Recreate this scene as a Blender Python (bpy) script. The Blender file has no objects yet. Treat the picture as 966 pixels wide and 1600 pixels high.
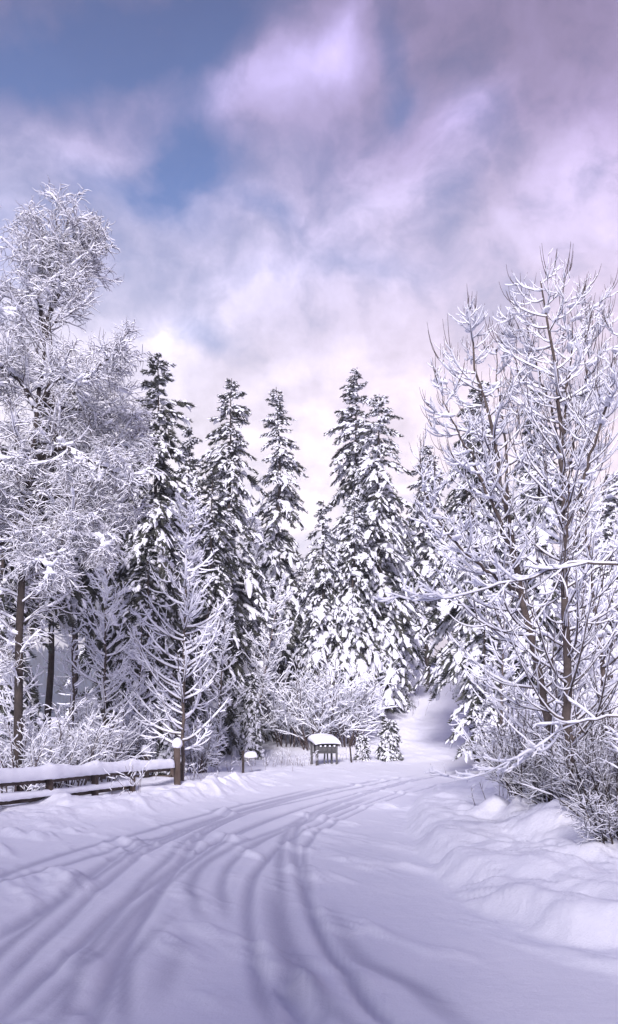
import bpy, bmesh, math, random
import numpy as np
sc = bpy.context.scene
COL = sc.collection
R = math.radians
# ------------------------------------------------------------------ camera
EYE, F = 1.6, 1400.0
cam_d = bpy.data.cameras.new('camera'); cam = bpy.data.objects.new('camera', cam_d); COL.objects.link(cam)
cam.location = (0, 0, EYE); cam.rotation_euler = (R(90), 0, 0)
cam_d.sensor_fit = 'VERTICAL'; cam_d.sensor_height = 36; cam_d.lens = F/1600*36
cam_d.shift_y = 0.2; cam_d.clip_end = 5000; cam_d.clip_start = 0.05
sc.camera = cam
# ------------------------------------------------------------------ exposure
vs = sc.view_settings
vs.view_transform = 'Standard'; vs.look = 'None'; vs.gamma = 1; vs.exposure = 0.9; vs.use_curve_mapping = False
sc.cycles.use_denoising = True
sc.cycles.max_bounces = 5; sc.cycles.diffuse_bounces = 3; sc.cycles.volume_bounces = 0
sc.cycles.use_adaptive_sampling = True; sc.cycles.adaptive_threshold = 0.02
# ------------------------------------------------------------------ sun
SUN_AZ = R(187)      # compass direction the light comes from, measured from +Y towards +X
SUN_EL = R(27)
sd = bpy.data.lights.new('sun', 'SUN'); sd.energy = 3.2; sd.angle = R(12); sd.color = (1.0, 0.93, 0.98)
so = bpy.data.objects.new('sun', sd); COL.objects.link(so)
so.location = (20, -30, 30); so.rotation_euler = (R(90)-SUN_EL, 0, R(180)-SUN_AZ)
# ------------------------------------------------------------------ world
world = bpy.data.worlds.new('World'); sc.world = world; world.use_nodes = True
nt = world.node_tree; nt.nodes.clear()
class NX:
    """tiny helper round a node tree for arithmetic"""
    def __init__(s, nt): s.nt = nt; s.L = nt.links.new
    def n(s, t, **k):
        o = s.nt.nodes.new(t)
        for a, b in k.items(): setattr(o, a, b)
        return o
    def m(s, op, a, b=None, c=None, clamp=False):
        o = s.n('ShaderNodeMath', operation=op); o.use_clamp = clamp
        for i, v in enumerate((a, b, c)):
            if v is None: continue
            if isinstance(v, (int, float)): o.inputs[i].default_value = v
            else: s.L(v, o.inputs[i])
        return o.outputs[0]
    def mix(s, f, a, b):
        o = s.n('ShaderNodeMix', data_type='RGBA')
        for sock, v in ((o.inputs[0], f), (o.inputs[6], a), (o.inputs[7], b)):
            if isinstance(v, (int, float)): sock.default_value = v
            elif isinstance(v, tuple): sock.default_value = (*v, 1)
            else: s.L(v, sock)
        return o.outputs[2]
    def ramp(s, f, stops, interp='LINEAR'):
        o = s.n('ShaderNodeValToRGB'); s.L(f, o.inputs[0]); e = o.color_ramp.elements
        o.color_ramp.interpolation = interp
        while len(e) > 1: e.remove(e[0])
        e[0].position = stops[0][0]; e[0].color = (*stops[0][1], 1)
        for p, c in stops[1:]:
            q = e.new(p); q.color = (*c, 1)
        return o.outputs[0]
    def noise(s, vec, scale, detail=5, rough=.55, dist=0.0):
        o = s.n('ShaderNodeTexNoise'); s.L(vec, o.inputs['Vector'])
        o.inputs['Scale'].default_value = scale; o.inputs['Detail'].default_value = detail
        o.inputs['Roughness'].default_value = rough; o.inputs['Distortion'].default_value = dist
        return o
X = NX(nt)
def srgb(r, g, b):
    f = lambda c: (c/255/12.92 if c/255 <= .04045 else ((c/255+.055)/1.055)**2.4)
    return (f(r), f(g), f(b))
tc = X.n('ShaderNodeTexCoord')
sep0 = X.n('ShaderNodeSeparateXYZ'); X.L(tc.outputs['Generated'], sep0.inputs[0])
# cloud-shaped warp of the viewing direction
nz1 = X.noise(tc.outputs['Generated'], 5.0, 6, .55, .3)
sub = X.n('ShaderNodeVectorMath', operation='SUBTRACT'); X.L(nz1.outputs['Color'], sub.inputs[0]); sub.inputs[1].default_value = (.5, .5, .5)
scl = X.n('ShaderNodeVectorMath', operation='SCALE'); X.L(sub.outputs[0], scl.inputs[0]); scl.inputs['Scale'].default_value = .10
add = X.n('ShaderNodeVectorMath', operation='ADD'); X.L(tc.outputs['Generated'], add.inputs[0]); X.L(scl.outputs[0], add.inputs[1])
nrm = X.n('ShaderNodeVectorMath', operation='NORMALIZE'); X.L(add.outputs[0], nrm.inputs[0])
sp = X.n('ShaderNodeSeparateXYZ'); X.L(nrm.outputs[0], sp.inputs[0])
az = X.m('ARCTAN2', sp.outputs[0], sp.outputs[1]); el = X.m('ARCSINE', sp.outputs[2])
el0 = X.m('ARCSINE', sep0.outputs[2])
def sky_dir(px, py):
    return math.atan((px-483)/F), math.atan((1120-py)/math.hypot(F, px-483))
def lobe(px, py, sx, sy, rot=0):
    a0, e0 = sky_dir(px, py); c, s_ = math.cos(R(rot)), math.sin(R(rot))
    da = X.m('SUBTRACT', az, a0); de = X.m('SUBTRACT', el, e0)
    u = X.m('DIVIDE', X.m('ADD', X.m('MULTIPLY', da, c), X.m('MULTIPLY', de, s_)), sx/F)
    v = X.m('DIVIDE', X.m('SUBTRACT', X.m('MULTIPLY', de, c), X.m('MULTIPLY', da, s_)), sy/F)
    q = X.m('ADD', X.m('MULTIPLY', u, u), X.m('MULTIPLY', v, v))
    return X.m('EXPONENT', X.m('MULTIPLY', q, -1.0))
def total(base, items):
    acc = base
    for w, *a in items: acc = X.m('ADD', acc, X.m('MULTIPLY', lobe(*a), w))
    return acc
deck = X.n('ShaderNodeCombineXYZ'); zz_ = X.m('ADD', X.m('ABSOLUTE', sp.outputs[2]), .22)
X.L(X.m('DIVIDE', sp.outputs[0], zz_), deck.inputs[0]); X.L(X.m('MULTIPLY', X.m('DIVIDE', sp.outputs[1], zz_), 1.0), deck.inputs[1])
noiseA = X.noise(deck.outputs[0], 1.7, 7, .55, .2).outputs['Fac']
noiseB = X.noise(deck.outputs[0], 5.0, 9, .67, .1).outputs['Fac']
noiseC = X.noise(nrm.outputs[0], 17.0, 9, .60, 0.0).outputs['Fac']
nC = X.m('MULTIPLY', X.m('SUBTRACT', noiseC, .5), 1.25)
nA = X.m('MULTIPLY', X.m('SUBTRACT', noiseA, .5), 1.6)
nB = X.m('MULTIPLY', X.m('SUBTRACT', noiseB, .5), .95)
# how much cloud: 0 = open blue, 1 = cloud
cover = total(X.m('ADD', X.m('ADD', X.m('ADD', nA, nB), nC), .86), [
    (-.95, 300, 275, 70, 42, 15), (-.75, 200, 310, 120, 28, -10), (-.40, 340, 195, 55, 40, 0), (-.75, 608, 70, 20, 42, 20), (-.7, 640, 160, 30, 26, 10),
    (-.80, 60, 110, 260, 70, 8), (-.75, 300, 90, 150, 80, 15), (-.5, 420, 10, 120, 40, 0), (-.50, 420, 330, 70, 20, -15), (-.40, 750, 195, 60, 45, 0),
    (-.50, 330, 525, 50, 22, -10), (-.40, 10, 420, 60, 70, 0), (-.35, 620, 430, 90, 22, -10), (-.3, 720, 320, 60, 30, 20),
    (.60, 500, 95, 110, 50, 25), (.45, 400, 150, 90, 30, 10), (.30, 520, 30, 60, 40, 60), (.45, 110, 245, 140, 34, -6), (.40, 215, 150, 90, 40, 10), (.3, 860, 250, 200, 200, 0), (.4, 450, 640, 400, 120, 0)])
cover = X.m('MULTIPLY', cover, 1.0, clamp=True)
# how light the cloud is
elr = X.m('DIVIDE', el, R(60), clamp=True)
light = total(X.m('ADD', X.m('MULTIPLY', nA, .38), X.m('ADD', X.m('MULTIPLY', nB, .55), X.m('MULTIPLY', nC, .42))), [
    (.42, 510, 95, 80, 45, 25), (.34, 400, 145, 75, 26, 12), (.25, 540, 35, 50, 26, 60), (.30, 920, 270, 110, 80, 20), (-.16, 760, 60, 240, 90, 0), (-.20, 420, 5, 150, 40, 0), (-.10, 60, 90, 200, 80, 0),
    (.16, 440, 585, 60, 22, 15), (.30, 260, 510, 80, 24, 8), (.28, 735, 180, 45, 26, 20), (.10, 620, 260, 180, 60, 0), (.14, 560, 800, 320, 120, 0), (-.12, 800, 270, 120, 50, 20),
    (.12, 110, 240, 130, 28, -6), (.14, 650, 310, 130, 22, 18), (.12, 430, 430, 160, 24, 10)])
cl_base = X.ramp(elr, [(0.0, srgb(255, 244, 250)), (.2, srgb(255, 245, 249)), (.33, srgb(241, 230, 243)), (.44, srgb(206, 199, 228)), (.55, srgb(160, 150, 188)), (.66, srgb(138, 128, 166)), (.82, srgb(88, 90, 148)), (1, srgb(76, 80, 146))])
gain = X.m('POWER', 2.0, X.m('MULTIPLY', light, 2.2))
gv = X.n('ShaderNodeCombineXYZ')
for i in range(3): X.L(gain, gv.inputs[i])
cl = X.n('ShaderNodeVectorMath', operation='MULTIPLY'); X.L(cl_base, cl.inputs[0]); X.L(gv.outputs[0], cl.inputs[1])
# the right of the sky is pinker
pinkf = X.m('MULTIPLY', X.m('ADD', X.m('MULTIPLY', az, 1.6), .35), 1.0, clamp=True)
pk = X.mix(pinkf, (0.95, 0.99, 1.03), (1.04, .96, 1.0))
cl2 = X.n('ShaderNodeVectorMath', operation='MULTIPLY'); X.L(cl.outputs[0], cl2.inputs[0]); X.L(pk, cl2.inputs[1])
# open sky: the physical sky plus thin high veil
sky = X.n('ShaderNodeTexSky', sky_type='NISHITA'); sky.sun_disc = False
sky.sun_elevation = SUN_EL; sky.sun_rotation = SUN_AZ; sky.dust_density = 1.2; sky.ozone_density = 2.0
skys = X.n('ShaderNodeVectorMath', operation='SCALE'); X.L(sky.outputs[0], skys.inputs[0]); skys.inputs['Scale'].default_value = 0.4
veil = X.ramp(elr, [(0.0, srgb(215, 210, 238)), (.3, srgb(165, 172, 212)), (.5, srgb(78, 104, 164)), (.65, srgb(48, 62, 116)), (1, srgb(66, 76, 130))])
blue = X.mix(.9, skys.outputs[0], veil)
final = X.mix(cover, blue, cl2.outputs[0])
# World strength is 0.1 as for a physical sky, so the radiance of the clouds is scaled to the same units
fs = X.n('ShaderNodeVectorMath', operation='SCALE'); X.L(final, fs.inputs[0]); fs.inputs['Scale'].default_value = 6.4
bg = X.n('ShaderNodeBackground'); X.L(fs.outputs[0], bg.inputs[0]); bg.inputs[1].default_value = 0.10
wo = X.n('ShaderNodeOutputWorld'); X.L(bg.outputs[0], wo.inputs[0])
world.cycles.sampling_method = 'MANUAL'; world.cycles.sample_map_resolution = 512

# ------------------------------------------------------------------ materials
def mat(name, col, rough=.8, var=None, scale=8, bump=0, bscale=40, bdist=.01, spec=.3, sss=0, coords='Object'):
    m = bpy.data.materials.new(name); m.use_nodes = True; t = m.node_tree; Y = NX(t)
    p = t.nodes['Principled BSDF']; p.inputs['Base Color'].default_value = (*col, 1)
    p.inputs['Roughness'].default_value = rough; p.inputs['Specular IOR Level'].default_value = spec
    c = Y.n('ShaderNodeTexCoord').outputs[coords]
    if var is not None:
        f = Y.noise(c, scale, 5, .6).outputs['Fac']
        f = Y.m('MULTIPLY', Y.m('SUBTRACT', f, .3), 2.5, clamp=True)
        Y.L(Y.mix(f, tuple(col), tuple(var)), p.inputs['Base Color'])
    if bump:
        f = Y.noise(c, bscale, 6, .65).outputs['Fac']
        b = Y.n('ShaderNodeBump'); b.inputs['Strength'].default_value = bump; b.inputs['Distance'].default_value = bdist
        Y.L(f, b.inputs['Height']); Y.L(b.outputs[0], p.inputs['Normal'])
    return m
M_snow = mat('fresh_snow', (.86, .87, .93), .75, (.80, .82, .90), 3, .5, 30, .02, .15)
M_needle = mat('needles', (.040, .047, .043), .75, (.085, .085, .070), 1.5, spec=.15)
M_bark = mat('bark', (.060, .048, .045), .9, (.13, .105, .095), 6, .6, 25, .01, .15)
M_darkbark = mat('dark_bark', (.035, .030, .030), .9, (.075, .06, .055), 6, .6, 25, .01, .1)
M_birch = mat('pale_bark', (.20, .16, .15), .8, (.09, .07, .07), 4, .4, 25, .01, .2)
M_twig = mat('twig_bark', (.055, .040, .042), .85, (.10, .075, .07), 5, spec=.15)
M_wood = mat('weathered_timber', (.060, .042, .036), .85, (.11, .085, .075), 5, .6, 20, .01, .2)
M_box = mat('dark_timber_box', (.075, .073, .078), .8, (.12, .12, .125), 4, .4, 30, .005, .25)
M_metal = mat('painted_metal', (.16, .16, .17), .45, (.10, .10, .11), 9, spec=.5)
M_weed = mat('dry_stalks', (.11, .08, .065), .9, spec=.1)
# ground: snow with packed tyre ruts
def ground_mat(name, fine):
    m = bpy.data.materials.new(name); m.use_nodes = True; t = m.node_tree; Y = NX(t)
    p = t.nodes['Principled BSDF']; p.inputs['Roughness'].default_value = .7; p.inputs['Specular IOR Level'].default_value = .15
    c = Y.n('ShaderNodeTexCoord').outputs['Object']
    f = Y.m('MULTIPLY', Y.m('SUBTRACT', Y.noise(c, 1.3, 6, .6).outputs['Fac'], .3), 2.4, clamp=True)
    base = Y.mix(f, (.86, .865, .93), (.80, .81, .89))
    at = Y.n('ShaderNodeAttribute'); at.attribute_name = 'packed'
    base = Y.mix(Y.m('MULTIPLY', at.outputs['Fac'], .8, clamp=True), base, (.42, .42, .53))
    Y.L(base, p.inputs['Base Color'])
    h = Y.m('ADD', Y.noise(c, 9, 5, .6).outputs['Fac'], Y.m('MULTIPLY', Y.noise(c, 60, 7, .75).outputs['Fac'], .5))
    b = Y.n('ShaderNodeBump'); b.inputs['Strength'].default_value = .6; b.inputs['Distance'].default_value = fine
    Y.L(h, b.inputs['Height']); Y.L(b.outputs[0], p.inputs['Normal'])
    return m
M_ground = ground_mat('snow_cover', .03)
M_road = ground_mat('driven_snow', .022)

# ------------------------------------------------------------------ mesh helpers
class MB:
    def __init__(s): s.v = []; s.f = {3: [], 4: []}; s.n = 0
    def add(s, v, f):
        v = np.asarray(v, float).reshape(-1, 3); f = np.asarray(f, int)
        if len(f) == 0: return
        s.v.append(v); s.f[f.shape[1]].append(f + s.n); s.n += len(v)
    def inst(s, T, TF, base, M):
        """copies of template T (k,3) with matrices M (N,3,3) [columns = axes] at base (N,3)"""
        N, k = len(base), len(T)
        if N == 0: return
        v = base[:, None, :] + np.einsum('nij,kj->nki', M, T)
        f = (TF[None] + (np.arange(N)*k)[:, None, None]).reshape(-1, TF.shape[1])
        s.add(v, f)
    def build(s, name, m, parent=None, smooth=True, attr=None):
        me = bpy.data.meshes.new(name)
        v = np.concatenate(s.v); F3 = np.concatenate(s.f[3]) if s.f[3] else np.zeros((0, 3), int)
        F4 = np.concatenate(s.f[4]) if s.f[4] else np.zeros((0, 4), int)
        me.vertices.add(len(v)); me.vertices.foreach_set('co', v.astype(np.float32).ravel())
        nl = F3.size + F4.size; me.loops.add(nl)
        me.loops.foreach_set('vertex_index', np.concatenate([F3.ravel(), F4.ravel()]).astype(np.int32))
        npoly = len(F3)+len(F4); me.polygons.add(npoly)
        ls = np.concatenate([np.arange(len(F3))*3, F3.size+np.arange(len(F4))*4]).astype(np.int32)
        me.polygons.foreach_set('loop_start', ls)
        if smooth: me.polygons.foreach_set('use_smooth', np.ones(npoly, bool))
        me.update(calc_edges=True); me.validate()
        if m: me.materials.append(m)
        o = bpy.data.objects.new(name, me); COL.objects.link(o)
        if parent: o.parent = parent
        return o
def unit(a): return a/np.maximum(np.linalg.norm(a, axis=-1, keepdims=True), 1e-9)
UP = np.array([0, 0, 1.0])
def grid_faces(N, n, k):
    i = np.arange(n-1)[:, None]; j = np.arange(k)[None]
    a = i*k+j; b = i*k+(j+1) % k
    f = np.stack([a, b, b+k, a+k], -1).reshape(-1, 4)
    return (f[None]+(np.arange(N)*n*k)[:, None, None]).reshape(-1, 4)
def tubes(mb, P, rad, k=4):
    N, n, _ = P.shape
    if N == 0: return
    T = unit(np.gradient(P, axis=1)); mt = unit(T.mean(1))
    ref = np.where(np.abs(mt[:, 2:3]) > .8, np.array([[1.0, 0, 0]]), UP[None])[:, None, :]
    U = unit(np.cross(T, ref)); V = np.cross(U, T)
    th = np.arange(k)*2*np.pi/k
    ring = P[:, :, None, :] + rad[:, :, None, None]*(np.cos(th)[:, None]*U[:, :, None, :]+np.sin(th)[:, None]*V[:, :, None, :])
    mb.add(ring, grid_faces(N, n, k))
def snow_on(mb, P, rad, amt, rng, k=6, tall=.9, minc=.30, lump=.35):
    """rolls of snow lying on the upper side of branches; none where a branch runs upright"""
    N, n, _ = P.shape
    if N == 0: return
    T = unit(np.gradient(P, axis=1)); c = np.linalg.norm(T[..., :2], axis=-1)
    c = np.clip((c-minc)/(1-minc), 0, 1)**.6
    l = 1-lump/2+lump*rng.random((N, n)); 
    amt = np.asarray(amt); amt = amt[:, None] if amt.ndim == 1 else amt
    a = amt*c*l; a[:, 0] *= .8; a[:, -1] *= .35
    U = np.cross(T, UP); nu = np.linalg.norm(U, axis=-1, keepdims=True)
    U = np.where(nu > .05, U/np.maximum(nu, 1e-6), np.array([1.0, 0, 0])); V = np.cross(U, T)
    a = np.maximum(a, 0.0005)
    ctr = P + UP*(rad*.7 + a*tall*.55)[..., None]
    th = np.arange(k)*2*np.pi/k
    aa = a[:, :, None, None]
    ring = ctr[:, :, None, :] + aa*np.cos(th)[:, None]*U[:, :, None, :] + aa*tall*np.sin(th)[:, None]*V[:, :, None, :]
    mb.add(ring, grid_faces(N, n, k))
_b = bmesh.new(); bmesh.ops.create_icosphere(_b, subdivisions=2, radius=1)
_b.verts.ensure_lookup_table(); ICO = np.array([v.co[:] for v in _b.verts]); ICOF = np.array([[v.index for v in f.verts] for f in _b.faces]); _b.free()
_b = bmesh.new(); bmesh.ops.create_icosphere(_b, subdivisions=1, radius=1)
_b.verts.ensure_lookup_table(); ICL = np.array([v.co[:] for v in _b.verts]); ICLF = np.array([[v.index for v in f.verts] for f in _b.faces]); _b.free()
def blobs(mb, ctr, axes, size, rng, jit=.14, low=False):
    """lumps: centre (N,3), axes (N,3,3) columns, size (N,3)"""
    T, TF = (ICL, ICLF) if low else (ICO, ICOF)
    N = len(ctr)
    if N == 0: return
    M = axes*size[:, None, :]
    k = len(T)
    v = ctr[:, None, :] + np.einsum('nij,nkj->nki', M, T[None]*(1+jit*rng.standard_normal((N, k, 1))))
    f = (TF[None]+(np.arange(N)*k)[:, None, None]).reshape(-1, 3)
    mb.add(v, f)
def box(mb, c, s, rz=0, tilt=0, taper=1.0, bev=.12):
    """a softly bevelled box"""
    sx, sy, sz = [q/2 for q in s]; e = min(sx, sy, sz)*bev*2
    v = []; 
    prof = [(-sz, e), (-sz+e, 0), (sz-e, 0), (sz, e)]
    for z, i in prof:
        k = 1-(1-taper)*(z+sz)/(2*sz)
        a, b = (sx-i)*k, (sy-i)*k
        g = e if i == 0 else 0
        v += [(-a+g, -b, z), (a-g, -b, z), (a, -b+g, z), (a, b-g, z), (a-g, b, z), (-a+g, b, z), (-a, b-g, z), (-a, -b+g, z)]
    v = np.array(v)
    ct, st = math.cos(tilt), math.sin(tilt)
    v = v @ np.array([[ct, 0, st], [0, 1, 0], [-st, 0, ct]])
    cz, sz_ = math.cos(rz), math.sin(rz)
    v = v @ np.array([[cz, sz_, 0], [-sz_, cz, 0], [0, 0, 1]]) + np.array(c)
    f = []
    for r in range(3):
        for j in range(8): f.append((r*8+j, r*8+(j+1) % 8, r*8+8+(j+1) % 8, r*8+8+j))
    mb.add(v, f)
    n0 = mb.n-len(v)
    for r, fl in ((0, True), (24, False)):
        q = [r+i for i in range(8)]
        fs = [(q[0], q[1], q[2], q[7]), (q[7], q[2], q[3], q[6]), (q[6], q[3], q[4], q[5])]
        if fl: fs = [t[::-1] for t in fs]
        mb.f[4].append(np.array(fs)+n0)
def root(name, label, cat, loc, group=None, rz=0):
    o = bpy.data.objects.new(name, None); COL.objects.link(o); o.location = loc; o.rotation_euler = (0, 0, rz)
    o.empty_display_size = .2
    o['label'] = label; o['category'] = cat
    if group: o['group'] = group
    return o
def copy_thing(r, loc, rz, s, label):
    c = r.copy(); COL.objects.link(c); c.location = loc; c.rotation_euler = (0, 0, rz)
    c.scale = s if isinstance(s, tuple) else (s, s, s); c['label'] = label
    for ch in [o for o in list(COL.objects) if o.parent == r]:
        d = ch.copy(); COL.objects.link(d); d.parent = c
    return c

# ------------------------------------------------------------------ noise
def hash2(ix, iy, seed):
    h = (ix.astype(np.int64)*374761393 + iy.astype(np.int64)*668265263 + seed*1442695041) & 0xffffffff
    h = ((h ^ (h >> 13))*1274126177) & 0xffffffff
    return ((h ^ (h >> 16)) & 0xffff)/65535.0
def vnoise(x, y, seed=0):
    ix, iy = np.floor(x), np.floor(y); fx, fy = x-ix, y-iy
    fx = fx*fx*fx*(fx*(fx*6-15)+10); fy = fy*fy*fy*(fy*(fy*6-15)+10)
    a = hash2(ix, iy, seed); b = hash2(ix+1, iy, seed); c = hash2(ix, iy+1, seed); d = hash2(ix+1, iy+1, seed)
    return (a*(1-fx)+b*fx)*(1-fy)+(c*(1-fx)+d*fx)*fy-.5
def fbm(x, y, seed=0, o=4, g=.5):
    s = 0; a = 1
    for i in range(o): s = s+a*vnoise(x*2**i+17.3*i, y*2**i-9.1*i, seed+i); a *= g
    return s
def sst(a, b, x): t = np.clip((x-a)/(b-a), 0, 1); return t*t*(3-2*t)
def polydist(x, y, pl):
    best = np.full(x.shape, 1e9); par = np.zeros(x.shape); side = np.zeros(x.shape); acc = 0
    for (ax, ay), (bx, by) in zip(pl[:-1], pl[1:]):
        dx, dy = bx-ax, by-ay; L = math.hypot(dx, dy)
        t = np.clip(((x-ax)*dx+(y-ay)*dy)/(L*L), 0, 1)
        d = np.hypot(x-ax-t*dx, y-ay-t*dy); u = d < best
        best = np.where(u, d, best); par = np.where(u, acc+t*L, par)
        side = np.where(u, np.sign((x-ax)*dy-(y-ay)*dx), side); acc += L
    return best, par, side, acc
def inside(x, y, poly):
    c = np.zeros(x.shape, bool); n = len(poly)
    for i in range(n):
        x1, y1 = poly[i]; x2, y2 = poly[(i+1) % n]
        if y1 == y2: continue
        k = ((y1 > y) != (y2 > y)) & (x < (x2-x1)*(y-y1)/(y2-y1)+x1)
        c ^= k
    return c
def smooth_pl(pts, n=8):
    """Catmull-Rom through points"""
    p = [np.array(q, float) for q in pts]; p = [2*p[0]-p[1]]+p+[2*p[-1]-p[-2]]; out = []
    for i in range(1, len(p)-2):
        for k in range(n):
            t = k/n
            out.append(.5*((2*p[i])+(-p[i-1]+p[i+1])*t+(2*p[i-1]-5*p[i]+4*p[i+1]-p[i+2])*t*t+(-p[i-1]+3*p[i]-3*p[i+1]+p[i+2])*t**3))
    out.append(p[-2]); return np.array(out)
# ------------------------------------------------------------------ terrain
ROAD_L = [(-14, -12), (-10, 2), (-6.6, 8.6), (-4.3, 12.3), (-2.7, 14.6), (-1.75, 17.2), (-1.0, 20), (-.2, 22.6), (1.0, 27), (3.2, 30.2), (8, 32.6), (20, 35), (60, 37)]
ROAD_R = [(14, -12), (11, 2), (7, 5.0), (4, 5.75), (2.3, 6.0), (1.6, 6.5), (1.28, 8), (1.28, 11), (1.5, 14), (2.2, 17.2), (3.4, 19.8), (7, 22.6), (20, 26), (60, 29)]
ROAD_POLY = [tuple(q) for q in smooth_pl(ROAD_L, 6)] + [tuple(q) for q in smooth_pl(ROAD_R, 6)][::-1]
BERM = smooth_pl([(-12, 5), (-7, 10.6), (-4.75, 13.1), (-3.05, 15.3), (-2.3, 17.5), (-1.6, 19.9), (-1.15, 20.7)], 6)
def gp(px, py): Yd = EYE*F/(py-1120); return ((px-483)*Yd/F, Yd)
TRACKS = [  # (depth, half width, points on the road)
    (0.060, 0.056, [gp(*q) for q in [(115, 1680), (145, 1600), (175, 1525), (200, 1470), (235, 1415), (260, 1375), (285, 1345), (305, 1317), (335, 1292), (400, 1266), (500, 1238), (620, 1213)]]),
    (0.050, 0.053, [gp(*q) for q in [(-70, 1650), (0, 1590), (30, 1560), (65, 1525), (115, 1485), (175, 1425), (230, 1385), (300, 1338), (370, 1300), (470, 1262), (600, 1228), (680, 1210)]]),
    (0.045, 0.053, [gp(*q) for q in [(-50, 1590), (0, 1540), (50, 1485), (100, 1440), (135, 1405), (165, 1380), (215, 1340), (270, 1310), (350, 1275), (450, 1247), (560, 1222)]]),
    (0.035, 0.066, [gp(*q) for q in [(-60, 1500), (0, 1462), (60, 1425), (110, 1392), (150, 1360), (190, 1335), (260, 1305), (340, 1275), (430, 1250), (520, 1228)]]),
    (0.065, 0.056, [gp(*q) for q in [(690, 1690), (609, 1600), (571, 1563), (538, 1514), (511, 1476), (489, 1427), (473, 1378), (462, 1334), (462, 1302), (480, 1278), (540, 1252), (640, 1222), (760, 1200)]]),
    (0.040, 0.046, [gp(*q) for q in [(490, 1420), (478, 1367), (475, 1334), (486, 1312), (505, 1296), (560, 1268), (650, 1236), (770, 1207)]]),
    (0.045, 0.053, [gp(*q) for q in [(440, 1660), (425, 1600), (412, 1560), (400, 1510), (390, 1450), (390, 1400), (400, 1365), (420, 1340), (440, 1320), (480, 1295), (560, 1260), (660, 1225)]]),
    (0.035, 0.059, [gp(*q) for q in [(360, 1450), (350, 1405), (348, 1380), (360, 1350), (390, 1325), (425, 1305), (500, 1275), (600, 1240)]]),
    (0.040, 0.073, [gp(*q) for q in [(800, 1660), (723, 1600), (680, 1563), (647, 1536), (603, 1514), (560, 1490), (530, 1440), (515, 1390)]]),
    (0.035, 0.073, [gp(*q) for q in [(200, 1660), (195, 1595), (195, 1520), (205, 1490), (240, 1460), (270, 1430), (295, 1395)]]),
    (0.025, 0.086, [gp(*q) for q in [(230, 1600), (250, 1550), (265, 1510), (285, 1460), (280, 1420)]]),
    (0.025, 0.092, [gp(*q) for q in [(470, 1640), (462, 1570), (450, 1500), (440, 1450), (430, 1390), (440, 1350)]]),
]
TRACKS = [(d, w, smooth_pl(p, 5)) for d, w, p in TRACKS]
def offset_pl(pl, o):
    t = unit(np.gradient(pl, axis=0)); return pl+o*np.stack([-t[:, 1], t[:, 0]], -1)*(.6+.4*np.sin(np.linspace(0, 5, len(pl))))[:, None]
TRACKS += [(TRACKS[i][0]*f, TRACKS[i][1]*1.1, offset_pl(TRACKS[i][2], o)) for i, o, f in ((0, .24, .25), (1, -.2, .35), (2, .22, .25), (4, .26, .22), (7, .3, .4), (1, 1.9, .35), (3, .9, .4))]
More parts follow.
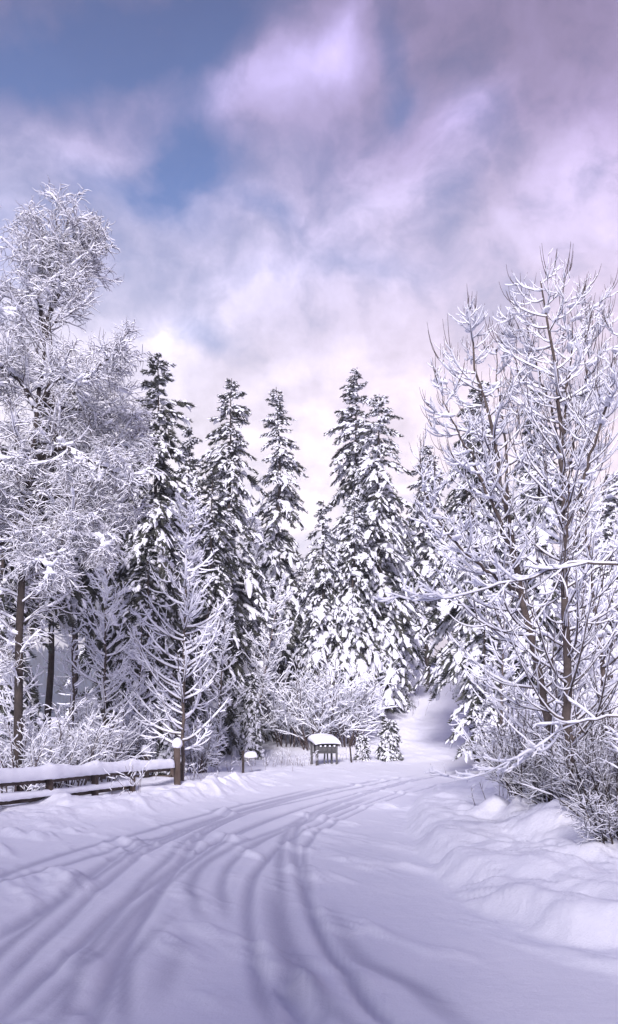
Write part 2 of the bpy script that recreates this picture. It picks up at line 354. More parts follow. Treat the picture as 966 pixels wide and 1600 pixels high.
def height(x, y, packed=None):
    x = np.asarray(x, float); y = np.asarray(y, float)
    z = np.zeros(x.shape)
    # the hillside behind the letter boxes and, gentler, the field to the left
    wx = .22+.78*sst(-7, 4.5, x-.03*(y-30))
    z += wx*(4.7*sst(30, 54, y)+2.5*sst(54, 110, y))
    z += -.25*sst(-4, -9, x)*sst(8, 16, y)
    z += 1.0*sst(9, 22, x)*sst(20, 40, y)
    rd = inside(x, y, ROAD_POLY)
    dl = polydist(x, y, smooth_pl(ROAD_L, 3))[0]; dr = polydist(x, y, smooth_pl(ROAD_R, 3))[0]
    edge = np.where(rd, 0, np.minimum(dl, dr))
    right = (~rd) & (dr < dl) & (x > -2)
    off = sst(0, 1.2, edge)
    z += off*(.08+.12*fbm(x*.5, y*.5, 3)+.07*fbm(x*2.2, y*2.2, 5)*sst(60, 20, y))
    # ploughed berm on the left
    db, pb, _, Lb = polydist(x, y, BERM)
    hb = (.12+.13*sst(Lb-6, Lb-1.5, pb))*(1+.45*fbm(pb*1.1, pb*0+2, 8))*np.exp(-(db/.42)**2)
    hb = hb*sst(Lb+.15, Lb-.9, pb+np.where(pb >= Lb-1e-3, .3, 0))
    z += hb*(1+.5*fbm(x*3.5, y*3.5, 9))
    # piled bank on the right: two steps with wind-cut gullies running towards the road
    dd = np.where(right, dr, 0)
    wob = .35*fbm(x*.8, y*.8, 12)
    gl = fbm(x*2.4+y*1.3, (y-x)*.55, 14)
    st = .27*sst(.0, .32+.25*wob, dd+.18*gl) + .19*sst(.95, 1.7, dd+wob+.22*gl) + .12*sst(2.1, 3.2, dd)
    fall = sst(22, 15, y)*.5+.5
    z += st*fall*(1+.20*fbm(x*1.4, y*1.4, 15))
    z += .15*gl*sst(.05, .5, dd)*sst(2.3, .9, dd)*fall
    for bx, by, br, bh in [(2.70, 9.6, .26, .16), (2.35, 11.6, .22, .22), (2.62, 11.2, .16, .2), (1.9, 12.6, .3, .08), (2.3, 8.2, .35, .05)]:
        z += bh*np.exp(-((x-bx)**2+(y-by)**2)/br**2)
    # driven snow: broad swells along the road, ruts with small lips
    near = sst(60, 35, y)
    z += .0025*fbm(x*7, y*7, 91, 3)*near+rd*near*(.014*fbm(x*.7, y*.28, 21, 3)+.0025*fbm(x*5, y*1.6, 23, 3))
    pk = np.zeros(x.shape); cut = np.zeros(x.shape); lip = np.zeros(x.shape)
    for i, (d, w, pl) in enumerate(TRACKS):
        m = (x > pl[:, 0].min()-1) & (x < pl[:, 0].max()+1) & (y > pl[:, 1].min()-1) & (y < pl[:, 1].max()+1)
        if not m.any(): continue
        q, par, sd_, L = polydist(x[m], y[m], pl)
        q = q+.008*fbm(par*2, q*4, 30+i, 2)
        k = (.9+.22*vnoise(par*.4, par*0, 40+i))*sst(0, 1.2, par)*sst(0, 2.5, L-par)*rd[m]
        w2 = w*(1+.35*vnoise(par*.9, par*0+5, 60+i))
        cut[m] = np.maximum(cut[m], k*.60*d*np.exp(-(q/w2)**4)); lip[m] = np.maximum(lip[m], k*.08*d*np.exp(-((q-1.75*w2)/(.6*w2))**2))
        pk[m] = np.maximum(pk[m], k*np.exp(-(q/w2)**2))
    z += lip*np.clip(1-cut/.006, 0, 1)*.7-cut
    # foot marks between the wheel tracks
    for fx, fy in [gp(455, 1560), gp(470, 1575), gp(487, 1592), gp(462, 1590), gp(505, 1583), gp(443, 1545), gp(450, 1530), gp(130, 1570)]:
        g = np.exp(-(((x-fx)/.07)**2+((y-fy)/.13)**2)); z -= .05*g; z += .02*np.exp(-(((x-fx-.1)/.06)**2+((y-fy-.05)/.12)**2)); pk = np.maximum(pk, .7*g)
    # path climbing the slope
    dp = polydist(x, y, smooth_pl([(3.2, 31), (4.3, 36), (5.2, 42), (5.9, 48), (6.4, 55)], 5))[0]
    z -= .12*np.exp(-(dp/1.0)**2)*sst(30, 34, y)
    z += .05*fbm(x*1.2, y*.7, 50)*sst(31, 36, y)*sst(90, 50, y)
    if packed is not None: packed[...] = pk
    return z
def gz(x, y): return float(height(np.array([x]), np.array([y]))[0])
def lines(segs):
    out = []
    for a, b, st in segs: out += list(np.arange(a, b, st))
    return np.array(out+[segs[-1][1]])
gx = lines([(-700, -200, 100), (-200, -60, 20), (-60, -20, 4), (-20, -9, .5), (-9, -6, .12), (-6, -3.6, .06), (-3.6, 4.2, .035), (4.2, 9, .10), (9, 20, .5), (20, 60, 4), (60, 200, 20), (200, 700, 100)])
gy = lines([(-300, -40, 40), (-40, -10, 5), (-10, 3.5, .5), (3.5, 4.4, .08), (4.4, 9, .03), (9, 14, .045), (14, 24, .07), (24, 40, .15), (40, 60, .4), (60, 120, 3), (120, 400, 30), (400, 700, 100)])
GX, GY = np.meshgrid(gx, gy); PK = np.zeros(GX.shape)
GZ = height(GX, GY, PK)
nx_, ny_ = len(gx), len(gy)
jj, ii = np.meshgrid(np.arange(nx_-1), np.arange(ny_-1)); a = (ii*nx_+jj).ravel()
QF = np.stack([a, a+1, a+1+nx_, a+nx_], -1)
V = np.stack([GX, GY, GZ], -1).reshape(-1, 3)
dzx = np.gradient(GZ, gx, axis=1); dzy = np.gradient(GZ, gy, axis=0)
NV = unit(np.stack([-dzx, -dzy, np.ones_like(GZ)], -1)).reshape(-1, 3)
cc = V[QF].mean(1); isr = inside(cc[:, 0], cc[:, 1], ROAD_POLY)
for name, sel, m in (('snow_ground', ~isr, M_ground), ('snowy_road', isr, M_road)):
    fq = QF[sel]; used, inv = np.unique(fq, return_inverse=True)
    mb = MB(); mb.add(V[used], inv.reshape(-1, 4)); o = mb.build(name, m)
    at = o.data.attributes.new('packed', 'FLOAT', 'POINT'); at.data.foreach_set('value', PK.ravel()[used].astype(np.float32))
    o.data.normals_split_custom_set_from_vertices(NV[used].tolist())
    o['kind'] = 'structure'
# far wooded mountain beyond the left-hand trees
mx = np.linspace(-420, 420, 150); my = np.linspace(330, 560, 46); MX, MY = np.meshgrid(mx, my)
rid = 10+19*np.exp(-((MX+120)/75)**2)+16*np.exp(-((MX+260)/90)**2)+9*fbm(MX*.012, MY*.012, 71)
MZ = (rid*sst(330, 440, MY)*sst(600, 500, MY)+6*fbm(MX*.03, MY*.03, 72)*sst(330, 400, MY))-2
mb = MB(); jj, ii = np.meshgrid(np.arange(149), np.arange(45)); a = (ii*150+jj).ravel()
mb.add(np.stack([MX, MY, MZ], -1).reshape(-1, 3), np.stack([a, a+1, a+151, a+150], -1))
M_hill = mat('haze_blue_wooded_slope', (.02, .045, .10), .9, (.14, .20, .32), .06, coords='Object')  # the blue of distance haze is put into the slope's base colour
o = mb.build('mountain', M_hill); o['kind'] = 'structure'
rng = np.random.default_rng(5)
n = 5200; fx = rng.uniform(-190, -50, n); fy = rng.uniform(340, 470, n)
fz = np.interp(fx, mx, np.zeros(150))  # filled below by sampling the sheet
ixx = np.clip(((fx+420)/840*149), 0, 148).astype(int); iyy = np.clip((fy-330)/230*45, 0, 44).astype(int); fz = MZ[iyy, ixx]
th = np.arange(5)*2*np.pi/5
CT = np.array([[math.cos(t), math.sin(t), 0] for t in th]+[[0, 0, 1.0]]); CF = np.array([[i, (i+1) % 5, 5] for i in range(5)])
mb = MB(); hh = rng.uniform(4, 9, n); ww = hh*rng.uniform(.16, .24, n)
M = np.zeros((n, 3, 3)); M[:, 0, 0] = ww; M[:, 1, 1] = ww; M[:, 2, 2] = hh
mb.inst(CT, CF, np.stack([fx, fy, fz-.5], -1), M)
o = mb.build('distant_forest', mat('haze_blue_far_conifers', (.03, .045, .06), .9, (.08, .12, .22), .35), smooth=False); o['kind'] = 'stuff'  # conifer colour carries the same painted haze blue
o['label'] = 'far-off wood of dark conifers covering the haze-blue mountain slope'; o['category'] = 'forest'

# ------------------------------------------------------------------ spruces
def spray_template():
    v = []; f = []
    def tri(a, ang, L, w, dz):
        c, s = math.cos(ang), math.sin(ang); n = len(v)
        v.extend([(a[0]-s*w, a[1]+c*w, 0), (a[0]+s*w, a[1]-c*w, 0), (a[0]+c*L, a[1]+s*L, dz)]); f.append((n, n+1, n+2))
    tri((0, 0), 0, 1, .09, -.12)
    for i, x in enumerate((.12, .30, .48, .66)):
        for s in (-1, 1): tri((x, 0), s*.75, .46*(1.05-x), .075, -.10-.05*i)
    return np.array(v), np.array(f)
SPT, SPF = spray_template()
def make_spruce(name, label, loc, H, W, seed, clear=.05, snow=1.0, group='snow-laden spruces', per_m=15, bare=1.0, rz=0, lod=1.0, prof=.64, droop=.75, prof2=None):
    rng = np.random.default_rng(seed)
    r = root(name, label, 'tree', loc, group, rz)
    nb = int(H*per_m); t = (np.arange(nb)+rng.random(nb))/nb      # 0 top .. 1 lowest bough
    z0 = H*(1-(t*.985+.008)*(1-clear))
    az = rng.uniform(0, 2*np.pi, nb)
    lumpy = 1+.42*fbm(z0*1.1, az*1.3, seed)+.45*fbm(z0*2.6, az*3, seed+3)
    L = (1.80*W*np.minimum(1, (t*1.02)**prof)+.05)*lumpy*rng.uniform(.65, 1.15, nb)
    L = L*np.where(t > .88, 1-.35*(t-.88)/.12, 1)
    # trunk
    zz = np.linspace(-.3, H, 18); wob = .012*H*np.stack([fbm(zz*.25, zz*0, seed+11, 2), fbm(zz*.25, zz*0+9, seed+12, 2)], -1)
    TP = np.concatenate([wob, zz[:, None]], -1)[None]; tr = (.010*H*(1-zz/H)+.012)[None]
    tb = MB(); tubes(tb, TP, tr, 8)
    bx = np.interp(z0, zz, wob[:, 0]); by = np.interp(z0, zz, wob[:, 1])
    n = 8; s = np.linspace(0, 1, n)
    p0 = .75*np.exp(-t*7)-.05-.22*t+rng.normal(0, .10, nb)
    pit = p0[:, None]-droop*np.sin(s[None]*2.1)*(.55+.45*np.minimum(1, t*4))[:, None]
    dirs = np.stack([np.cos(az)[:, None]*np.cos(pit), np.sin(az)[:, None]*np.cos(pit), np.sin(pit)], -1)
    step = (L/(n-1))[:, None, None]
    P = np.stack([bx, by, z0], -1)[:, None]+np.concatenate([np.zeros((nb, 1, 3)), np.cumsum(dirs[:, :-1]*step, 1)], 1)
    tubes(tb, P, (.006+.008*L[:, None]*(1-s[None])), 3)
    # sprays of needles
    nd = MB(); ns = MB()
    m = int(30*lod)
    bi = np.repeat(np.arange(nb), m); sp_ = rng.uniform(.08, 1.0, nb*m); side = rng.choice([-1.0, 1.0], nb*m)
    f = sp_*(n-1); i0 = np.minimum(f.astype(int), n-2); fr = (f-i0)[:, None]
    Q = P[bi, i0]*(1-fr)+P[bi, i0+1]*fr; T = unit(P[bi, i0+1]-P[bi, i0]); S = unit(np.cross(T, UP))
    ang = rng.uniform(.35, 1.15, nb*m)*(1-.45*sp_)
    D = unit(T*np.cos(ang)[:, None]+S*(side*np.sin(ang))[:, None]-UP*rng.uniform(.05, .75, nb*m)[:, None])
    Ls = (.17+.24*L[bi]*(1-.55*sp_))*rng.uniform(.6, 1.25, nb*m)
    Nn = unit(np.cross(D, S)+rng.normal(0, .35, (nb*m, 3))); B = unit(np.cross(Nn, D)); Nn = np.cross(D, B)
    M = np.stack([D*Ls[:, None], B*(Ls*.9)[:, None], Nn*Ls[:, None]], -1)
    nd.inst(SPT, SPF, Q, M)
    # snow: sagging joined pads along each bough and its side branchlets, broken by gaps
    load = np.where(rng.random(nb) < .14, .25, 1)*snow*rng.uniform(.75, 1.15, nb)
    def ribbon(Pn, wd, tall, jitter):
        N_, n_, _ = Pn.shape; gap = vnoise(rng.uniform(0, 99, N_)[:, None]+np.linspace(0, n_*.55, n_)[None], np.zeros((N_, n_)), seed)+.5
        w_ = wd*np.clip((gap-.30)*4.2, .0, 1)*(1+jitter*rng.normal(0, 1, (N_, n_)))
        w_ = np.maximum(w_, .002); T_ = unit(np.gradient(Pn, axis=1)); U_ = unit(np.cross(T_, UP)+1e-6); V_ = np.cross(U_, T_)
        k_ = 7; th_ = np.arange(k_)*2*np.pi/k_; cj = 1+.28*rng.normal(0, 1, (N_, n_, k_, 1))
        c_ = Pn+V_*(w_*tall*.45)[..., None]-UP*.01
        ring = c_[:, :, None]+(w_[:, :, None, None]*cj)*(np.cos(th_)[:, None]*U_[:, :, None]+tall*np.sin(th_)[:, None]*V_[:, :, None])
        ns.add(ring, grid_faces(N_, n_, k_))
    u14 = np.linspace(.10, 1, 13); fi = u14*(n-1); i0 = np.minimum(fi.astype(int), n-2); fr = (fi-i0)[None, :, None]
    PB = P[:, i0]*(1-fr)+P[:, i0+1]*fr; PB = PB+rng.normal(0, .02, PB.shape)
    ribbon(PB, (.03+.125*np.minimum(L, 1.6)[:, None]*np.sqrt(np.clip(1.12-u14, .04, 1))[None])*np.minimum(load, 1.3)[:, None], .42, .22)
    q = 6; bj = np.repeat(np.arange(nb), q); sj = rng.uniform(.12, .85, nb*q); fi = sj*(n-1); i0 = np.minimum(fi.astype(int), n-2); fr = (fi-i0)[:, None]
    Qb = P[bj, i0]*(1-fr)+P[bj, i0+1]*fr; Tb = unit(P[bj, i0+1]-P[bj, i0]); Sb = unit(np.cross(Tb, UP))*rng.choice([-1., 1.], nb*q)[:, None]
    Db = unit(Tb*.75+Sb*rng.uniform(.5, 1.1, nb*q)[:, None]-UP*rng.uniform(0, .45, nb*q)[:, None]); Lb_ = (.10+.40*L[bj]*(1-.6*sj))*rng.uniform(.6, 1.2, nb*q)
    uu = np.linspace(.05, 1, 6); PS = Qb[:, None]+Db[:, None]*(Lb_[:, None]*uu)[..., None]-UP*(.35*Lb_[:, None]*uu**2)[..., None]
    ok = rng.random(nb*q) < .70*load[bj]
    ribbon(PS[ok], ((.022+.055*L[bj])[:, None]*np.sqrt(1.08-uu)[None])[ok], .5, .2)
    kk = rng.random(nb*m) < .34*snow
    N3 = unit(UP-D*D[:, 2:3]); B3 = np.cross(N3, D)
    Ls3 = Ls[kk]; ax3 = np.stack([D, B3, N3], -1)[kk]
    blobs(ns, (Q+D*(Ls*rng.uniform(.35, .8, len(Ls)))[:, None]+N3*.02)[kk], ax3, np.stack([Ls3*.34, Ls3*.12+.014, Ls3*.05+.014], -1)*rng.uniform(.6, 1.2, (len(Ls3), 1)), rng, .16, low=True)
    # dead snow-covered stubs on the clear stem
    if clear > .12:
        q = int(H*clear*7*bare); hz = rng.uniform(.06*H, H*clear*1.05, q); a2 = rng.uniform(0, 6.28, q); ll = rng.uniform(.25, 1.1, q)
        u = np.linspace(0, 1, 5)[None, :]
        pt = rng.uniform(-.5, .25, q)[:, None]+.3*u
        px_ = ll[:, None]*u
        PP = np.stack([np.cos(a2)[:, None]*px_, np.sin(a2)[:, None]*px_, hz[:, None]+px_*np.tan(pt)*.8], -1)
        tubes(tb, PP, .012*(1.1-u)+0*px_, 3); snow_on(ns, PP, .01*(1.1-u)+0*px_, .028*np.ones(q), rng)
    tb.build('trunk', M_darkbark, r); nd.build('crown', M_needle, r, smooth=False); ns.build('snow', M_snow, r)
    return r
def at(px, Yd): x = (px-483)*Yd/F; return (x, Yd, gz(x, Yd))
def Hof(px, py, Yd): return EYE+(1120-py)*Yd/F-at(px, Yd)[2]
#  px, top row, distance, half width m, clear stem, label
SPR = [
    (247, 552, 30, 1.6, .10, .65, 'tall dark spruce beside the big frosted birch, tallest evergreen left of the middle gap'),
    (297, 668, 39, 1.35, .05, .9, 'narrow spruce whose tip shows low between two taller dark spruces'),
    (358, 592, 36, 1.6, .08, .85, 'tall pointed spruce behind the white bare tree, left neighbour of the lone slender spruce'),
    (435, 605, 41, 1.50, .06, 1.0, 'slender lone spruce with sky on both sides of its pointed top'),
    (560, 574, 43, 1.95, .05, .85, 'tallest spruce of the middle group with a dark brown-green upper crown'),
    (592, 615, 40, 1.8, .05, 1.15, 'broad snow-heavy spruce leaning against the tallest one on its right side'),
    (552, 775, 38.5, 1.5, .03, 1.2, 'shorter spruce draped in thick snow at the front of the middle group'),
    (506, 782, 38, 1.2, .03, 1.25, 'small pointed spruce at the left foot of the middle group'),
    (668, 696, 45, 1.35, .27, 1.1, 'spruce with a bare lower trunk standing on top of the snowy slope'),
    (748, 596, 31, 1.25, .22, 1.0, 'tall spruce seen through the left crown of the bare roadside tree'),
    (838, 610, 29, 1.25, .22, 1.0, 'tall spruce straight behind the bare tree with the upright trunk'),
    (112, 600, 28, 1.25, .44, .55, 'dark spruce behind the birch with its top poking above the frosted sprays'),
    (76, 620, 24, 1.05, .48, .5, 'dark spruce behind the birch trunk with a bare black lower stem'),
    (2, 690, 21, .85, .16, .6, 'dark spruce at the left edge behind the fence'),
    (178, 690, 34, 1.60, .16, .45, 'bushy dark spruce filling the gap between birch and tallest left spruce'),
    (330, 735, 33, 1.25, .05, .6, 'short spruce tucked in front of the tall pointed one behind the white bare tree'),
    (232, 850, 27, 1.35, .04, .45, 'low dark spruce behind the white bare tree by the gate post'),
    (757, 935, 25, .85, .01, 1.0, 'low dense spruce beside the snowy slope under the bare trees'),
]
for i, (px, py, Yd, W, cl_, sn, lab) in enumerate(SPR):
    make_spruce('spruce_tree', lab, at(px, Yd), Hof(px, py, Yd), W, 100+i*7, cl_, sn, droop=.75 if sn < 1.2 else 1.0)
# small ones by the road
p = at(608, 31.5); make_spruce('spruce_sapling', 'knee-high young spruce dusted with snow beside the road bend', p, Hof(608, 1126, 31.5), .33, 401, .01, 1.0, 'young spruces', per_m=55)
p = at(567, 31.0); make_spruce('spruce_sapling', 'tiny snowed-in spruce right of the thin marker post', p, Hof(567, 1148, 31), .17, 402, .01, 1.0, 'young spruces', per_m=60)
p = at(393, 31.0); make_spruce('spruce_sapling', 'small drooping spruce bowed under snow at the edge of the white field', p, Hof(393, 1055, 31), .42, 403, .02, 1.1, 'young spruces', per_m=40, droop=1.2)
p = at(262, 22.5); make_spruce('spruce_sapling', 'young spruce loaded with snow behind the tall gate post', p, Hof(262, 1050, 22.5), .34, 404, .02, 1.1, 'young spruces', per_m=40, droop=1.2)
p = at(626, 41); make_spruce('spruce_sapling', 'bushy young spruce at the foot of the middle spruce group', p, Hof(626, 1045, 41), .6, 405, .02, 1.2, 'young spruces', per_m=34)
# deeper wood: copies
protos = [o for o in COL.objects if o.name.startswith('spruce_tree')]
BACK = [(395, 800, 60, 1, 'grey spruce deep in the haze between the two slender spruces'), (470, 870, 58, 3, 'hazy spruce far behind the small pointed one'),
        (640, 830, 60, 4, 'hazy spruce far behind the middle group on the slope'), 
        (790, 760, 50, 2, 'far spruce on the slope between the two bare tree trunks'), (905, 800, 48, 3, 'far spruce right of the upright bare trunk'),
        (955, 740, 44, 8, 'far spruce at the right edge of the wood'), (215, 780, 46, 4, 'far spruce in the darkness behind the fence corner'), (275, 800, 50, 5, 'far spruce behind the white bare tree'), 
(615, 900, 52, 6, 'short far spruce at the top of the path'), (340, 850, 54, 1, 'far spruce in the gap right of the white bare tree')]
for px, py, Yd, k, lab in BACK:
    q = protos[k]; h0 = SPR[k]; H0 = Hof(h0[0], h0[1], h0[2]); p = at(px, Yd); s = Hof(px, py, Yd)/H0
    copy_thing(q, p, k*1.7+px, (s*1.15, s*1.15, s), lab)
# unseen spruces added behind the camera to keep the near road in shade
rng = np.random.default_rng(77)
for i in range(15):
    x = -12+i*2.6+rng.uniform(-1, 1); y = -9-rng.uniform(0, 8)
    copy_thing(protos[(i*5) % 8], (x, y, 0), rng.uniform(0, 6), (1.3, 1.3, 1.0), 'unseen tall spruce added behind the viewer to shade the near road')['group'] = 'shade trees added behind the viewer'

# ------------------------------------------------------------------ leafless trees
def grow(base, d, L, n, up, wig, rng):
    N = len(base); P = np.zeros((N, n, 3)); P[:, 0] = base; d = unit(d); st = (L/(n-1))[:, None]
    w = rng.normal(0, 1, (N, 3))
    for i in range(1, n):
        P[:, i] = P[:, i-1]+d*st
        w = .6*w+rng.normal(0, 1, (N, 3))
        u = up if np.ndim(up) == 0 else up[:, None]
        d = unit(d+UP*u/(n-1)+w*wig/math.sqrt(n))
    return P
def spawn(P, Rr, m, rng, lenf, ang=(.6, 1.1), n=6, up=.8, wig=.10, t0=.15, t1=1.0, flat=.5, rr=.55, rmin=.004, bias=None):
    """m children per parent; lenf(t, parent length) gives lengths"""
    N, k, _ = P.shape
    pi = np.repeat(np.arange(N), m); t = t0+(t1-t0)*(np.tile(np.arange(m), N)+rng.random(N*m))/m
    f = t*(k-1); i0 = np.minimum(f.astype(int), k-2); fr = (f-i0)[:, None]
    B = P[pi, i0]*(1-fr)+P[pi, i0+1]*fr; T = unit(P[pi, i0+1]-P[pi, i0])
    rb = Rr[pi, i0]*(1-fr[:, 0])+Rr[pi, i0+1]*fr[:, 0]
    pl = np.linalg.norm(np.diff(P, axis=1), axis=-1).sum(1)[pi]
    w = rng.normal(0, 1, (N*m, 3)); w[:, 2] *= flat; w = unit(w-T*(w*T).sum(-1, keepdims=True))
    a = rng.uniform(*ang, N*m)[:, None]
    D = T*np.cos(a)+w*np.sin(a)
    if bias is not None: D = D+np.array(bias)
    L = lenf(t, pl)*rng.uniform(.65, 1.25, N*m)
    C = grow(B, D, L, n, up, wig, rng)
    r0 = np.maximum(np.minimum(rb*.75, .010*L*rr*2+rmin), rmin)
    Rc = r0[:, None]*np.linspace(1, .35, n)[None]
    return C, Rc
def stem(pts, n): 
    q = smooth_pl(pts, 8); d = np.concatenate([[0], np.cumsum(np.linalg.norm(np.diff(q, axis=0), axis=1))]); u = np.linspace(0, d[-1], n)
    return np.stack([np.interp(u, d, q[:, i]) for i in range(3)], -1)[None]
def build_tree(r, wood, twigs, snowb, mt, mw):
    wood.build('trunk', mt, r); twigs.build('crown', mw, r); snowb.build('snow', M_snow, r)
def at3(px, py, Yd): return ((px-483)*Yd/F, Yd, EYE+(1120-py)*Yd/F)
def bare_tree(name, label, stems, seed, prim, sec, ter, snow_r, mt=M_bark, mw=M_twig, group='leafless snow-covered trees', r0=.06, pads=0, cat='tree', base=None, shoots=0, kt=3):
    """stems: list of 3-D polylines; prim/sec/ter: dicts for spawn"""
    rng = np.random.default_rng(seed)
    b = base if base is not None else stems[0][0]
    b = (b[0], b[1], gz(b[0], b[1]))
    r = root(name, label, cat, b, group); off = np.array(b)
    wd, tw, sn = MB(), MB(), MB()
    for si, pts in enumerate(stems):
        S = stem(pts, 22)-off; rs = r0[si] if isinstance(r0, (list, tuple)) else r0
        RS = (rs*np.linspace(1, .10, 22)**.9)[None]
        S[0, 1:-1] += rng.normal(0, .012, (20, 3))
        tubes(wd, S, RS, 7)
        pr = dict(prim); 
        if callable(pr.get('m')): pr['m'] = pr['m'](si)
        C1, R1 = spawn(S, RS, rng=rng, **pr)
        tubes(wd, C1, R1, 4); snow_on(sn, C1, R1, snow_r[0]*(.6+.4*np.minimum(1, R1.max(1)/.012)), rng)
        snow_on(sn, S, RS, snow_r[0]*.6, rng, minc=.45)
        C2, R2 = spawn(C1, R1, rng=rng, **sec)
        tubes(tw, C2, R2, kt); snow_on(sn, C2, R2, snow_r[1]*np.ones(len(C2)), rng, k=5)
        if ter:
            src, rsrc = (C2, R2)
            C3, R3 = spawn(src, rsrc, rng=rng, **ter)
            tubes(tw, C3, R3, 3); snow_on(sn, C3, R3, snow_r[2]*np.ones(len(C3)), rng, k=4)
        if shoots:
            t_ = C1[:, -1, 2] > np.quantile(C1[:, :, 2], .45)
            C4, R4 = spawn(C1[t_], R1[t_], rng=rng, m=shoots, lenf=lambda t, pl: .16+.30*np.minimum(pl, 1), ang=(.05, .35), n=5, up=2.2, wig=.03, t0=.8, rr=.3, rmin=.0042, flat=.3)
            tubes(tw, C4, R4, 4)
        if pads:
            q = rng.integers(0, len(C1), pads); j = rng.integers(0, 3, pads); c = C1[q, j]; T = unit(C1[q, j+1]-c); T[:, 2] *= .4; T = unit(T); S_ = unit(np.cross(T, UP)); Nn = np.cross(S_, T)
            s_ = rng.uniform(.6, 1.5, pads)[:, None]*snow_r[0]*np.array([[3.4, 1.7, 1.0]])
            blobs(sn, c+UP*(s_[:, 2:3]*.7), np.stack([T, S_, Nn], -1), s_, rng, .12)
    build_tree(r, wd, tw, sn, mt, mw)
    return r
def G(px, Yd): x, y, z = at(px, Yd); return (x, y, z-.15)
# the two roadside trees on the right
YA = 10.2
A = [[G(901, YA), at3(893, 1200, YA), at3(887, 1100, YA), at3(886, 1000, YA), at3(883, 860, YA), at3(878, 720, YA-.1), at3(868, 580, YA-.15), at3(852, 500, YA-.1), at3(845, 440, YA)],
     [at3(886, 790, YA), at3(896, 700, YA+.15), at3(915, 600, YA+.25), at3(925, 530, YA+.3), at3(930, 470, YA+.3)],
     [at3(884, 830, YA), at3(915, 740, YA-.3), at3(945, 640, YA-.5), at3(962, 570, YA-.55), at3(968, 520, YA-.5)],
     [at3(880, 760, YA), at3(866, 660, YA+.3), at3(835, 560, YA+.5), at3(815, 520, YA+.5), at3(800, 490, YA+.5)],
     [at3(880, 700, YA), at3(886, 600, YA), at3(896, 520, YA+.05), at3(893, 460, YA)]]
def lenA(t, pl): return np.where(pl > 4, 1.45*(1-t)**.8*np.clip(t*9, .2, 1)+.28, .62*(1-t)+.20)
bare_tree('bare_tree', 'tall leafless tree with an upright trunk and fan of bare shoots on the right bank', A, 11,
          dict(m=lambda i: 64 if i == 0 else 20, lenf=lenA, ang=(.95, 1.45), n=10, up=1.15, wig=.13, t0=.10, flat=.6, rr=.32),
          dict(m=7, lenf=lambda t, pl: .40*pl*(1.0-t)+.14, ang=(.5, 1.1), n=7, up=1.5, wig=.10, t0=.15, rr=.45, rmin=.004, flat=.4),
          dict(m=1, lenf=lambda t, pl: .40*pl*(1.1-t)+.08, ang=(.5, 1.0), n=5, up=1.2, wig=.1, rmin=.0035, flat=.5), (.018, .0115, .0085), r0=[.062, .022, .024, .022, .018], pads=14, shoots=2)
YB = 10.8
B = [[G(884, YB), at3(878, 1230, YB), at3(864, 1165, YB), at3(854, 1115, YB), at3(836, 1019, YB), at3(820, 950, YB), at3(800, 850, YB-.1), at3(785, 760, YB-.2), at3(765, 660, YB-.2), at3(745, 580, YB-.2), at3(733, 500, YB-.2)],
     [at3(806, 880, YB), at3(775, 800, YB-.4), at3(740, 720, YB-.6), at3(700, 640, YB-.8), at3(688, 590, YB-.9)],
     [at3(792, 800, YB), at3(790, 700, YB+.1), at3(778, 600, YB+.2), at3(776, 560, YB+.2), at3(787, 525, YB+.2)],
     [at3(815, 930, YB), at3(760, 890, YB-.5), at3(715, 850, YB-.8), at3(672, 790, YB-1.0), at3(655, 720, YB-1.1)]]
def lenB(t, pl): return np.where(pl > 4, 1.4*(1-t)**.75*np.clip(t*9, .2, 1)+.28, .62*(1-t)+.20)
bare_tree('bare_tree', 'leafless tree with a crooked trunk leaning left beside the upright one', B, 23,
          dict(m=lambda i: 52 if i == 0 else 17, lenf=lenB, ang=(.95, 1.45), n=10, up=1.15, wig=.14, t0=.14, flat=.6, rr=.32),
          dict(m=7, lenf=lambda t, pl: .40*pl*(1.0-t)+.14, ang=(.5, 1.1), n=7, up=1.5, wig=.10, t0=.15, rr=.45, rmin=.004, flat=.4),
          dict(m=1, lenf=lambda t, pl: .40*pl*(1.1-t)+.08, ang=(.5, 1.0), n=5, up=1.2, wig=.1, rmin=.0035, flat=.5), (.020, .0125, .0095), r0=[.062, .026, .022, .026], pads=12, shoots=2)
